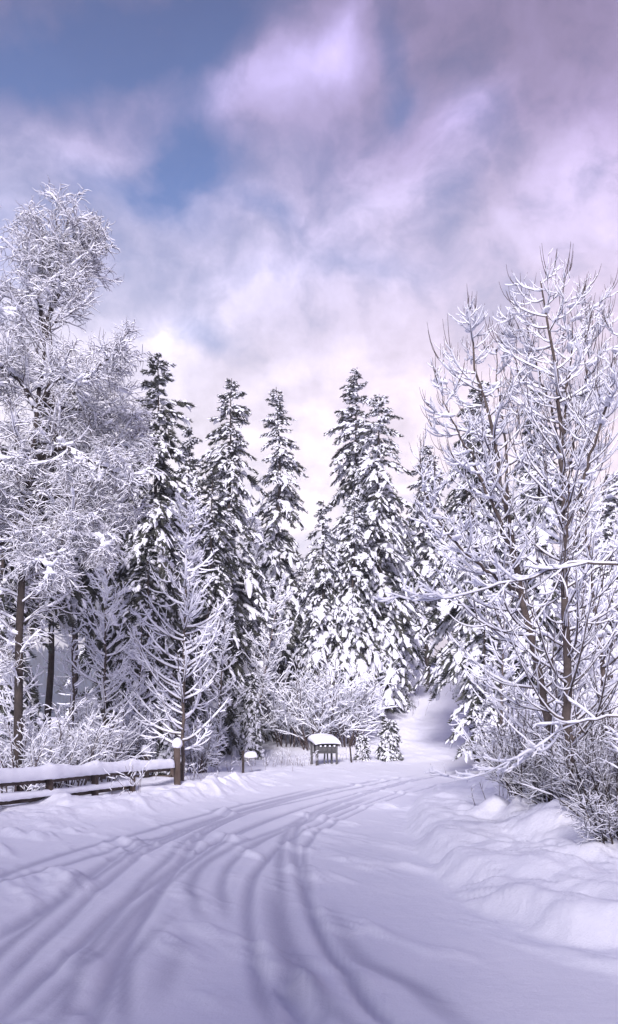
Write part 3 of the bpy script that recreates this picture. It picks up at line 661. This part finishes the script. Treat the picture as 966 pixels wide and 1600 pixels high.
# third stem group farther right and long low limbs
YC = 13
bare_tree('bare_tree', 'thin dark-stemmed leafless tree at the right edge behind the upright one',
          [[G(962, YC), at3(957, 1150, YC), at3(942, 1040, YC), at3(931, 960, YC), at3(915, 800, YC), at3(925, 640, YC)]], 31,
          dict(m=38, lenf=lambda t, pl: 1.3*(1-t)+.3, ang=(.7, 1.2), n=9, up=.7, wig=.1, t0=.15, flat=.6, rr=.5),
          dict(m=8, lenf=lambda t, pl: .36*pl*(1.05-t)+.10, ang=(.5, 1.0), n=6, up=.6, wig=.12, rr=.45, flat=.6),
          dict(m=2, lenf=lambda t, pl: .40*pl*(1.1-t)+.04, n=4, up=.5), (.030, .020, .013), r0=.05, pads=10)
bare_tree('bare_tree', 'leafless tree at the right edge with long snow-padded limbs reaching over the slope',
          [[G(1010, 8.6), at3(1000, 1100, 8.6), at3(985, 900, 8.6), at3(975, 800, 8.6)],
           [at3(990, 885, 8.6), at3(900, 880, 8.7), at3(800, 910, 8.8), at3(700, 936, 8.9), at3(650, 938, 9.0), at3(598, 925, 9.0)],
           [at3(1000, 1120, 8.6), at3(900, 1130, 9.0), at3(800, 1190, 9.2), at3(720, 1218, 9.3), at3(680, 1208, 9.3)]], 37,
          dict(m=lambda i: 26 if i == 0 else 11, lenf=lambda t, pl: .50*(1.1-t)+.15, ang=(.5, 1.0), n=8, up=.5, wig=.1, t0=.15, flat=.6, rr=.5),
          dict(m=6, lenf=lambda t, pl: .36*pl*(1.05-t)+.06, ang=(.5, 1.0), n=6, up=.6, wig=.12, rr=.45, flat=.6),
          None, (.024, .014, .011), r0=[.06, .013, .010], pads=0)
# white bare tree by the gate post and its neighbours
def small_bare(label, px, topx, topy, Yd, seed, wdt, m=60, sn=(.036, .021, .0135), up=.95, r0=.05, mt=M_bark, bend=0, mw=M_twig, t0=.12, g='leafless snow-covered trees', name='bare_tree'):
    b = G(px, Yd); T = at3(topx, topy, Yd); mid = tuple((b[i]*.5+T[i]*.5)+(bend if i == 0 else 0) for i in range(3))
    return bare_tree(name, label, [[b, mid, T]], seed,
          dict(m=m, lenf=lambda t, pl: wdt*1.25*(1-t)**.7*np.clip(t*7, .25, 1)+.22, ang=(1.0, 1.5), n=9, up=up*1.6, wig=.12, t0=t0, flat=.6, rr=.5),
          dict(m=8, lenf=lambda t, pl: .40*pl*(1.0-t)+.12, ang=(.5, 1.1), n=6, up=1.1, wig=.14, t0=.15, rr=.45, flat=.5),
          dict(m=2, lenf=lambda t, pl: .40*pl*(1.1-t)+.05, n=4, up=.4), sn, r0=r0, mt=mt, mw=mw, group=g)
small_bare('bright white leafless tree with upswept branches beside the gate post', 285, 292, 775, 21, 51, 1.45, 64)
small_bare('slim white leafless tree behind the fence with short bent branches', 163, 166, 835, 22, 52, 1.05, 56)
small_bare('thin leafless sapling with a dark stem between the two white bare trees', 214, 222, 960, 24, 53, .8, 34)
small_bare('leafless sapling left of the slim white tree behind the fence', 118, 112, 930, 24, 54, .8, 34)
small_bare('spindly leafless sapling at the left edge behind the fence', 28, 22, 985, 19, 55, .7, 30)
small_bare('tall grey leafless tree between the two slender spruces', 402, 398, 815, 37, 56, 1.7, 64, (.04, .03, .022), .9, .07, M_birch)
small_bare('leafless tree leaning right below the slender spruce', 392, 440, 905, 35, 57, 1.4, 50, (.04, .03, .022), .9, .05, M_birch)
small_bare('grey leafless tree in the haze left of the small pointed spruce', 452, 455, 900, 44, 58, 1.5, 50, (.045, .035, .025), .9, .06, M_birch)
small_bare('grey leafless tree beside the path at the top of the slope', 628, 632, 930, 42, 59, 1.3, 46, (.045, .035, .025), .7, .05, M_birch)
small_bare('leafless tree on the slope behind the low dense spruce', 780, 790, 880, 24, 60, 1.2, 36, (.042, .03, .02), .8, .05, M_bark)
small_bare('snowy leafless tree in front of the low dark spruce by the gate post', 338, 352, 955, 29, 61, 1.0, 40)
small_bare('leafless tree in the wood at the right edge behind the roadside trees', 900, 915, 800, 19, 62, 1.4, 34, (.042, .03, .02), .8, .05, M_bark)
# the great frosted birch
YL = 18
BI = [[G(28, YL), at3(30, 1050, YL), at3(34, 900, YL), at3(46, 760, YL), at3(58, 640, YL), at3(76, 500, YL), at3(92, 415, YL), at3(108, 338, YL)],
      [at3(60, 640, YL), at3(90, 590, YL-.5), at3(125, 600, YL-.9), at3(170, 560, YL-1.2), at3(200, 550, YL-1.3)],
      [at3(74, 500, YL), at3(100, 440, YL+.3), at3(130, 390, YL+.4), at3(160, 370, YL+.4)],
      [at3(70, 520, YL), at3(55, 440, YL-.2), at3(50, 390, YL-.3), at3(62, 360, YL-.3)],
      [at3(50, 720, YL), at3(105, 690, YL+.2), at3(165, 690, YL+.3), at3(218, 705, YL+.4)],
      [at3(42, 800, YL), at3(95, 775, YL-.3), at3(155, 790, YL-.5), at3(205, 815, YL-.6)],
      [at3(60, 630, YL), at3(105, 640, YL+.3), at3(160, 640, YL+.5), at3(212, 650, YL+.7)],
      [at3(48, 740, YL), at3(100, 700, YL-.6), at3(160, 730, YL-1.1), at3(215, 745, YL-1.4)],
      [at3(58, 640, YL), at3(25, 590, YL-.3), at3(-10, 570, YL-.5), at3(-40, 590, YL-.6)],
      [at3(40, 830, YL), at3(90, 800, YL-.8), at3(130, 830, YL-1.2), at3(170, 850, YL-1.6)],
      [at3(46, 760, YL), at3(10, 720, YL-.8), at3(-20, 740, YL-1.2), at3(-40, 790, YL-1.4)],
      [at3(38, 850, YL), at3(60, 840, YL-1.0), at3(70, 870, YL-1.6), at3(80, 900, YL-2.0)]]
def lenL(t, pl): return np.where(pl > 6, 1.9*(1-t)**.55*np.clip((t-.2)*6, .15, 1)+.45, 1.0*(1.05-t)+.30)
bare_tree('birch_tree', 'great frosted birch with pale trunk and dense white sprays, towering over the fence', BI, 71,
          dict(m=lambda i: 70 if i == 0 else 22, lenf=lenL, ang=(.6, 1.3), n=9, up=.25, wig=.22, t0=.20, flat=.8, rr=.5),
          dict(m=11, lenf=lambda t, pl: .40*pl*(1.1-t)+.22, ang=(.4, 1.2), n=8, up=-.3, wig=.34, t0=.12, rr=.4, rmin=.006, flat=.9),
          dict(m=4, lenf=lambda t, pl: .45*pl*(1.1-t)+.14, ang=(.5, 1.2), n=6, up=-.3, wig=.36, rmin=.0055, flat=1), (.034, .0125, .0074), mt=M_darkbark, mw=M_twig, r0=[.105, .07, .05, .05, .07, .06, .06, .06, .06, .05, .05, .05], pads=30, group='frosted birches')
bare_tree('birch_tree', 'second frosted birch of which only a few twigs reach in at the left edge',
          [[G(-60, 17), at3(-62, 900, 17), at3(-56, 600, 17), at3(-44, 400, 17), at3(-34, 300, 17)]], 72,
          dict(m=46, lenf=lambda t, pl: 1.25*(1-t)**.5+.3, ang=(.6, 1.2), n=9, up=.3, wig=.22, t0=.3, flat=.8, rr=.5),
          dict(m=9, lenf=lambda t, pl: .40*pl*(1.1-t)+.14, n=7, up=-.4, wig=.25, rr=.4, rmin=.006, flat=.8),
          dict(m=3, lenf=lambda t, pl: .45*pl*(1.1-t)+.10, n=5, up=-.4, wig=.25, rmin=.005), (.05, .028, .017), mt=M_birch, r0=.14, group='frosted birches')

# ------------------------------------------------------------------ shrubs
def shrub(label, px, Yd, h, spread, seed, stems=22, sn=(.026, .018, .012), group='snow-covered shrubs', mt=M_twig, up=.35, sub=10, ter=3, xy=None):
    rng = np.random.default_rng(seed)
    b = at(px, Yd) if xy is None else (xy[0], xy[1], gz(*xy))
    r = root('shrub', label, 'shrub', b, group); wd, tw, sb = MB(), MB(), MB()
    a = rng.uniform(0, 6.28, stems); rad = spread*.35*np.sqrt(rng.random(stems))
    base = np.stack([np.cos(a)*rad, np.sin(a)*rad, np.full(stems, -.05)], -1)
    lean = rng.uniform(.15, .95, stems)*spread/h
    D = np.stack([np.cos(a)*lean, np.sin(a)*lean, np.ones(stems)], -1)
    L = h*rng.uniform(.65, 1.2, stems)
    C = grow(base, D, L, 10, -up, .18, rng); Rr = (.006+.006*h)*rng.uniform(.6, 1.2, stems)[:, None]*np.linspace(1, .3, 10)[None]
    tubes(wd, C, Rr, 5); snow_on(sb, C, Rr, sn[0]*np.ones(stems), rng)
    C2, R2 = spawn(C, Rr, sub, rng, lambda t, pl: .36*pl*(1.1-t)+.08, (.4, 1.2), 7, .35, .3, .15, 1, .8, .4, .0035)
    tubes(wd, C2, R2, 3); snow_on(sb, C2, R2, sn[1]*np.ones(len(C2)), rng, k=5)
    C3, R3 = spawn(C2, R2, ter, rng, lambda t, pl: .5*pl*(1.1-t)+.05, (.4, 1.1), 5, .2, .2, .15, 1, .8, .4, .003)
    tubes(wd, C3, R3, 3); snow_on(sb, C3, R3, sn[2]*np.ones(len(C3)), rng, k=4)
    wd.build('twigs', mt, r); sb.build('snow', M_snow, r)
    return r
SH = [  # px, Y, h, spread, label
    (15, 17.2, 1.5, 1.2, 'dense snowy shrub behind the fence at the left edge'),
    (60, 18.6, 1.9, 1.3, 'tall snowy shrub behind the fence post second from the edge'),
    (105, 19.5, 1.7, 1.2, 'rounded snowy shrub behind the middle of the fence'),
    (150, 21.0, 1.9, 1.3, 'twiggy snowy shrub below the slim white bare tree'),
    (198, 24.2, 1.8, 1.2, 'snowy shrub left of the snow-capped back post'),
    (240, 24.5, 1.8, 1.3, 'snowy shrub between the back post and the gate post'),
    (305, 24.5, 1.6, 1.1, 'snowy shrub behind the gate post, right of its sapling'),
    (345, 33.5, 1.5, 1.2, 'snowy shrub at the left end of the white field'),
    (455, 35.5, 2.9, 1.6, 'wide snowy shrub left of the letter boxes'),
    (500, 34.3, 3.6, 1.9, 'largest snowy shrub, right behind the letter boxes'),
    (540, 34.8, 3.0, 1.6, 'snowy shrub behind the thin marker post'),
    (425, 37.0, 2.2, 1.4, 'farther snowy shrub at the top of the white field'),
    (590, 40.0, 2.4, 1.3, 'grey snowy shrub left of the climbing path'),
    (800, 22.0, 1.8, 1.3, 'snowy shrub beyond the bank between the bare trunks and the slope')]
for i, (px, Yd, h, w, lab) in enumerate(SH): shrub(lab, px, Yd, h, w, 200+i, stems=30, sn=(.019, .0145, .011) if Yd < 30 else (.035, .03, .022))
UG = [(825, 11.2, .8, .8, 'tangled dark shrub left of the crooked trunk base'), (868, 10.9, .55, .6, 'low twiggy shrub between the two trunk bases'),
      (925, 10.0, .9, .7, 'dense dark shrub right of the upright trunk base'), (955, 9.2, 1.0, .8, 'tangled shrub at the right edge above the bank'),
      (935, 11.8, 1.6, 1.1, 'taller brushy shrub behind the upright trunk'), (850, 13.2, 1.4, 1.1, 'brushy shrub behind the crooked trunk'),
      (960, 8.0, .45, .4, 'small clump of stiff dark twigs at the right edge of the bank')]
for i, (px, Yd, h, w, lab) in enumerate(UG): shrub(lab, px, Yd, h, w, 300+i, stems=34, sn=(.009, .0055, .004), mt=M_darkbark, sub=10, ter=2, group='roadside undergrowth')

# ------------------------------------------------------------------ fences
def rail_roll(mb, pts, hw, hh, rng, peaks=(), n_per_m=14):
    """snow lying on a rail: flat-bottomed roll, higher over the posts"""
    pts = np.array(pts, float); d = np.concatenate([[0], np.cumsum(np.linalg.norm(np.diff(pts, axis=0), axis=1))])
    n = int(d[-1]*n_per_m)+2; u = np.linspace(0, d[-1], n); P = np.stack([np.interp(u, d, pts[:, i]) for i in range(3)], -1)
    T = unit(np.gradient(P, axis=0)); S = unit(np.cross(T, UP)); k = 14; th = np.arange(k)*2*np.pi/k
    cs = np.sign(np.cos(th))*np.abs(np.cos(th))**.7; sn_ = np.sin(th); sn_ = np.where(sn_ > 0, sn_**.75, -.12*np.abs(sn_))
    end = np.clip(np.minimum(u, d[-1]-u)/.14, 0, 1); end = np.sqrt(1-(1-end)**2)*.97+.03
    hgt = hh*(1+.22*fbm(u*1.3, u*0, int(rng.integers(99)), 3))*end
    for q in peaks: hgt = hgt+.035*np.exp(-((u-q)/.10)**2)
    w = hw*(1+.18*fbm(u*1.6, u*0+4, int(rng.integers(99)), 3))*end
    ring = P[:, None]+S[:, None]*(w[:, None]*cs)[..., None]+UP*(hgt[:, None]*sn_)[..., None]
    ring = ring+rng.normal(0, .004, ring.shape)
    mb.add(ring[None], grid_faces(1, n, k))
FP = [(-8.2, 10.2), (-6.9, 11.7), (-5.85, 13.2), (-5.18, 14.5), (-4.62, 15.95), (-4.18, 17.5), (-3.75, 19.0), (-3.12, 20.55)]
fz_ = [gz(x, y) for x, y in FP]
fr = root('wooden_fence', 'low two-rail wooden fence buried under thick rolls of snow along the road', 'fence', (FP[4][0], FP[4][1], fz_[4]))
fo = np.array(fr.location); rng = np.random.default_rng(9)
def ftop(i): x, y = FP[i]; return .71-.014*(y-14)
for i in range(len(FP)-1):
    mb = MB(); x, y = FP[i]; tz = ftop(i)-.02; b = fz_[i]-.3
    ang = math.atan2(FP[min(i+1, 7)][1]-y, FP[min(i+1, 7)][0]-x)
    box(mb, (x-fo[0], y-fo[1], (tz+b)/2-fo[2]), (.11, .11, tz-b), ang); mb.build('post', M_wood, fr, smooth=False)
zr = [(.40, .16, .15), (.155, .12, .13)]   # height below the top, snow half width and height
for lvl, (drop, hw, hh) in enumerate(((.21, .12, .20), (.52, .095, .11))):
    last = len(FP)-1 if lvl == 0 else len(FP)-2
    for i in range(last):
        (x0, y0), (x1, y1) = FP[i], FP[i+1]; L = math.dist(FP[i], FP[i+1]); ang = math.atan2(y1-y0, x1-x0)
        za, zb = ftop(i)-drop, ftop(i+1)-drop
        mb = MB(); box(mb, (0, 0, 0), (L-.015, .05, .10), 0); V_ = mb.v[-1]; sl = (zb-za)/L
        V_[:, 2] += V_[:, 0]*sl; V_[:, 1] += .085
        c, s_ = math.cos(ang), math.sin(ang)
        mb.v[-1] = np.stack([V_[:, 0]*c-V_[:, 1]*s_, V_[:, 0]*s_+V_[:, 1]*c, V_[:, 2]], -1)+np.array([(x0+x1)/2-fo[0], (y0+y1)/2-fo[1], (za+zb)/2-fo[2]])
        # the rail sits on the road side of the posts
        mb.build('rail', M_wood, fr, smooth=False)
    mb = MB(); pts = [(FP[i][0]-fo[0], FP[i][1]-fo[1], ftop(i)-drop+.045-fo[2]) for i in range(last+1)]
    d = np.concatenate([[0], np.cumsum([math.dist(pts[i], pts[i+1]) for i in range(len(pts)-1)])])
    rail_roll(mb, pts, hw, hh, rng, peaks=d if lvl == 0 else ())
    mb.build('snow_roll', M_snow, fr)
def snow_ball(mb, c, sx, sz, rng, jit=.05, flat=False):
    v = ICO.copy(); v = v*(1+jit*rng.standard_normal((len(v), 1)))
    v[:, 2] = np.where(v[:, 2] < 0, v[:, 2]*(.35 if flat else .8), v[:, 2])
    mb.add(v*np.array([sx, sx, sz])+np.array(c), ICOF)
def capped_post(name, label, px, Yd, top_row, wid, tall, ballr, group=None, mt=M_wood):
    p = at(px, Yd); r = root(name, label, 'post', p, group); h = EYE+(1120-top_row)*Yd/F-p[2]
    rg = np.random.default_rng(int(px)); mb = MB(); box(mb, (0, 0, (h-.3)/2), (wid, wid, h+.3), .3, .01); mb.build('post', mt, r, smooth=False)
    mb = MB(); snow_ball(mb, (0, 0, h+ballr*.62), ballr, ballr*tall, rg); mb.build('snow_cap', M_snow, r)
    return r
capped_post('gate_post', 'square brown gate post with a tall snow ball at the right end of the fence', 277, 20.6, 1168, .14, 1.25, .12, 'snow-capped posts')
capped_post('gate_post', 'shorter dark post with a round snow ball behind the fence', 228, 21.9, 1177, .15, 1.15, .12, 'snow-capped posts', M_darkbark)
# second, lower rail fence behind
r = root('rail_fence', 'short single-rail fence with thin snow behind the gate post', 'fence', at(235, 22.1)); fo = np.array(r.location)
E = [(188, 22.4), (229, 22.2), (268, 21.9)]; PT = []
for px, Yd in E:
    q = np.array(at3(px, 1196, Yd))-fo; PT.append(q)
    g = np.array(at(px, Yd))-fo; mb = MB(); box(mb, (q[0], q[1]+.1, (g[2]-.3+q[2])/2), (.09, .09, q[2]-g[2]+.3), .2); mb.build('post', M_wood, r, smooth=False)
for k, dz in enumerate((0, -.27)):
    for a_, b_ in zip(PT[:-1], PT[1:]):
        mb = MB(); tubes(mb, np.stack([a_+UP*dz, (a_+b_)/2+UP*dz, b_+UP*dz])[None], np.full((1, 3), .04), 6); mb.build('rail', M_wood, r)
    if k == 0: mb = MB(); rail_roll(mb, [q+UP*.03 for q in PT], .06, .09, rng); mb.build('snow_roll', M_snow, r)

# ------------------------------------------------------------------ letter boxes
# row of letter boxes under one snow-laden roof board
YM = 29.2; p = at(508, YM); r = root('letter_box_stand', 'row of dark letter boxes on a timber stand under a thick pillow of snow', 'mailbox', p, rz=.42)
rg = np.random.default_rng(3)
for x, y, w, top in ((-.42, -.16, .09, .72), (-.42, .30, .08, .80), (.44, -.12, .07, .72), (.44, .30, .07, .80)):
    mb = MB(); box(mb, (x, y, (top-.4)/2), (w, w*.9, top+.4), 0, .015); mb.build('leg', M_box, r, smooth=False)
for x, w in ((-.22, .06), (.10, .05), (.24, .05)):
    mb = MB(); box(mb, (x, .24, .05), (w, .04, .62), 0, rg.uniform(-.06, .06)); mb.build('slat', M_box, r, smooth=False)
mb = MB(); box(mb, (.02, .08, .37), (.84, .44, .045)); mb.build('shelf', M_box, r, smooth=False)
mb = MB(); box(mb, (.0, .06, .755), (1.0, .60, .04)); mb.v[-1][:, 2] += (mb.v[-1][:, 1]-.06)*.26; mb.build('roof', M_box, r, smooth=False)
for i in range(4):
    x = -.27+i*.195
    mb = MB(); prof = [(-.094, .40), (.094, .40), (.094, .56)]+[(.094*math.cos(t), .56+.094*math.sin(t)) for t in np.linspace(.3, math.pi-.3, 6)]+[(-.094, .56)]
    n = len(prof); V_ = [(x+a_, -.14, b_) for a_, b_ in prof]+[(x+a_, .26, b_) for a_, b_ in prof]
    mb.add(V_, [(j, (j+1) % n, n+(j+1) % n, n+j) for j in range(n)])
    mb.add([(x, -.14, .50)]+V_[:n], [(0, 1+j, 1+(j+1) % n) for j in range(n)]); mb.add([(x, .26, .50)]+V_[n:], [(0, 1+(j+1) % n, 1+j) for j in range(n)])
    bx_ = mb.build('box', M_box, r)
    mb = MB(); box(mb, (x, -.155, .48), (.14, .02, .14)); mb.build('door', M_box, bx_, smooth=False)
    mb = MB(); box(mb, (x, -.172, .535), (.03, .02, .012)); mb.build('handle', M_metal, bx_, smooth=False)
    mb = MB(); v = ICO*np.array([.045, .04, .035]); mb.add(v+np.array([x, -.17, .60]), ICOF); mb.build('snow', M_snow, bx_)
r.scale = (.84, .92, .97)
# the snow pillow
gxn, gyn = 40, 26; u = np.linspace(-1, 1, gxn); w = np.linspace(-1, 1, gyn); Ug, Wg = np.meshgrid(u, w)
hgt = .19*np.clip(1-np.abs(Ug)**4.0, 0, 1)**.45*np.clip(1-np.abs(Wg)**3.2, 0, 1)**.5*(1+.10*fbm(Ug*2, Wg*2, 4))
xs = Ug*.56; ys = .06+Wg*.36
top = np.stack([xs, ys, 0.78+(ys-.06)*.26+hgt-.03*np.abs(Ug)**4], -1).reshape(-1, 3); bot = np.stack([xs*.96, .06+(ys-.06)*.96, 0.777+(ys-.06)*.26-.04*np.abs(Ug)**4], -1).reshape(-1, 3)
jj, ii = np.meshgrid(np.arange(gxn-1), np.arange(gyn-1)); a = (ii*gxn+jj).ravel(); q = np.stack([a, a+1, a+1+gxn, a+gxn], -1)
mb = MB(); mb.add(top, q); mb.add(bot, q[:, ::-1])
rim = list(range(gxn))+[gxn*(i+1)-1 for i in range(1, gyn)]+[gxn*(gyn-1)+j for j in range(gxn-2, -1, -1)]+[gxn*i for i in range(gyn-2, 0, -1)]
nn = gxn*gyn; mb.f[4].append(np.array([(rim[(i+1) % len(rim)], rim[i], rim[i]+nn, rim[(i+1) % len(rim)]+nn) for i in range(len(rim))]))
mb.build('snow_pillow', M_snow, r)
# single box on a post with a side shelf
YS = 24.6; p = at(380, YS); r = root('newspaper_box', 'thin dark post with a small side tray piled with snow behind the roadside bank', 'mailbox', p)
hh_ = EYE+(1120-1173)*YS/F-p[2]
mb = MB(); box(mb, (0, 0, (hh_-.3)/2), (.065, .065, hh_+.3)); mb.build('post', M_darkbark, r, smooth=False)
mb = MB(); box(mb, (.19, 0, hh_-.20), (.34, .26, .03)); mb.build('tray', M_metal, r, smooth=False)
mb = MB(); box(mb, (.10, 0, hh_-.27), (.18, .03, .03), 0, .5); mb.build('bracket', M_metal, r, smooth=False)
mb = MB(); v = ICO*(1+.04*rg.standard_normal((len(ICO), 1))); v[:, 2] = np.where(v[:, 2] < 0, v[:, 2]*.1, v[:, 2]**1.0); v = np.sign(v)*np.abs(v)**.8
mb.add(v*np.array([.19, .15, .17])+np.array([.21, 0, hh_-.175]), ICOF); mb.build('snow', M_snow, r)
# leaning marker
p = at(549, 29.8); r = root('marker_post', 'thin dark marker post leaning left beside the letter boxes', 'post', p)
mb = MB(); h = EYE+(1120-1152)*29.8/F-p[2]; tubes(mb, np.array([[(.02, 0, -.2), (-.03, 0, h*.5), (-.09, 0, h)]]), np.array([[.032, .03, .028]]), 6)
o = mb.build('post', M_darkbark, r)
mb = MB(); snow_ball(mb, (-.09, 0, h+.02), .045, .05, rg); mb.build('snow_cap', M_snow, r)
# dry stalks standing out of the snow: a few clumps
def weeds(label, px, Yd, n, h, spread, seed):
    rg = np.random.default_rng(seed); b = at(px, Yd); r = root('dry_weeds', label, 'plant', b, 'dry weeds in the snow')
    x = rg.normal(0, spread, n); y = rg.normal(0, spread, n); z = height(b[0]+x, b[1]+y)-b[2]-.03
    D = np.stack([rg.normal(0, .25, n), rg.normal(0, .25, n), np.ones(n)], -1)
    C = grow(np.stack([x, y, z], -1), D, h*rg.uniform(.4, 1.2, n), 6, -.1, .15, rg); Rr = np.full((n, 6), .005)*np.linspace(1, .5, 6)
    mb = MB(); tubes(mb, C, Rr, 3)
    C2, R2 = spawn(C, Rr, 3, rg, lambda t, pl: .3*pl+0*t, (.4, .9), 4, .2, .1, .4, 1, .8, .4, .003); tubes(mb, C2, R2, 3)
    mb.build('stalks', M_weed, r)
    sb = MB(); snow_on(sb, C2, R2, .014*np.ones(len(C2)), rg, k=4); sb.build('snow', M_snow, r)
weeds('thin dry stalks in the snow in front of the fence end', 200, 16.8, 12, .55, .25, 1)
weeds('sparse dry stalks beside the gate post', 310, 21.5, 14, .5, .4, 2)
weeds('dry stalks between the gate post and the small tray post', 345, 25, 22, .6, .6, 3)
weeds('brown dry weeds right of the small tray post', 433, 28, 26, .55, .45, 4)
weeds('dry stalks left of the letter boxes', 470, 28.3, 16, .45, .3, 5)
weeds('short stalks right of the letter boxes', 545, 30.5, 16, .4, .35, 6)
weeds('grass stalks on the slope beside the climbing path', 640, 41, 30, .6, .8, 7)
weeds('grass stalks below the bare-trunked spruce', 672, 44, 26, .6, .6, 8)
weeds('stalks poking from the snow under the crooked bare tree', 800, 12.4, 10, .4, .3, 9)

# ------------------------------------------------------------------ haze
mb = MB(); x0, x1, y0, y1, z0, z1 = -720, 720, -320, 720, -6, 60
mb.add([(x0, y0, z0), (x1, y0, z0), (x1, y1, z0), (x0, y1, z0), (x0, y0, z1), (x1, y0, z1), (x1, y1, z1), (x0, y1, z1)],
       [(0, 3, 2, 1), (4, 5, 6, 7), (0, 1, 5, 4), (1, 2, 6, 5), (2, 3, 7, 6), (3, 0, 4, 7)])
hm = bpy.data.materials.new('winter_haze'); hm.use_nodes = True; t = hm.node_tree; t.nodes.clear()
pv = t.nodes.new('ShaderNodeVolumePrincipled'); pv.inputs['Color'].default_value = (.95, .95, .99, 1); pv.inputs['Density'].default_value = .0015; pv.inputs['Anisotropy'].default_value = 0.2
ou = t.nodes.new('ShaderNodeOutputMaterial'); t.links.new(pv.outputs[0], ou.inputs['Volume'])
o = mb.build('haze', hm, smooth=False); o['kind'] = 'stuff'; o['label'] = 'thin cold winter haze filling the air between the trees'; o['category'] = 'haze'
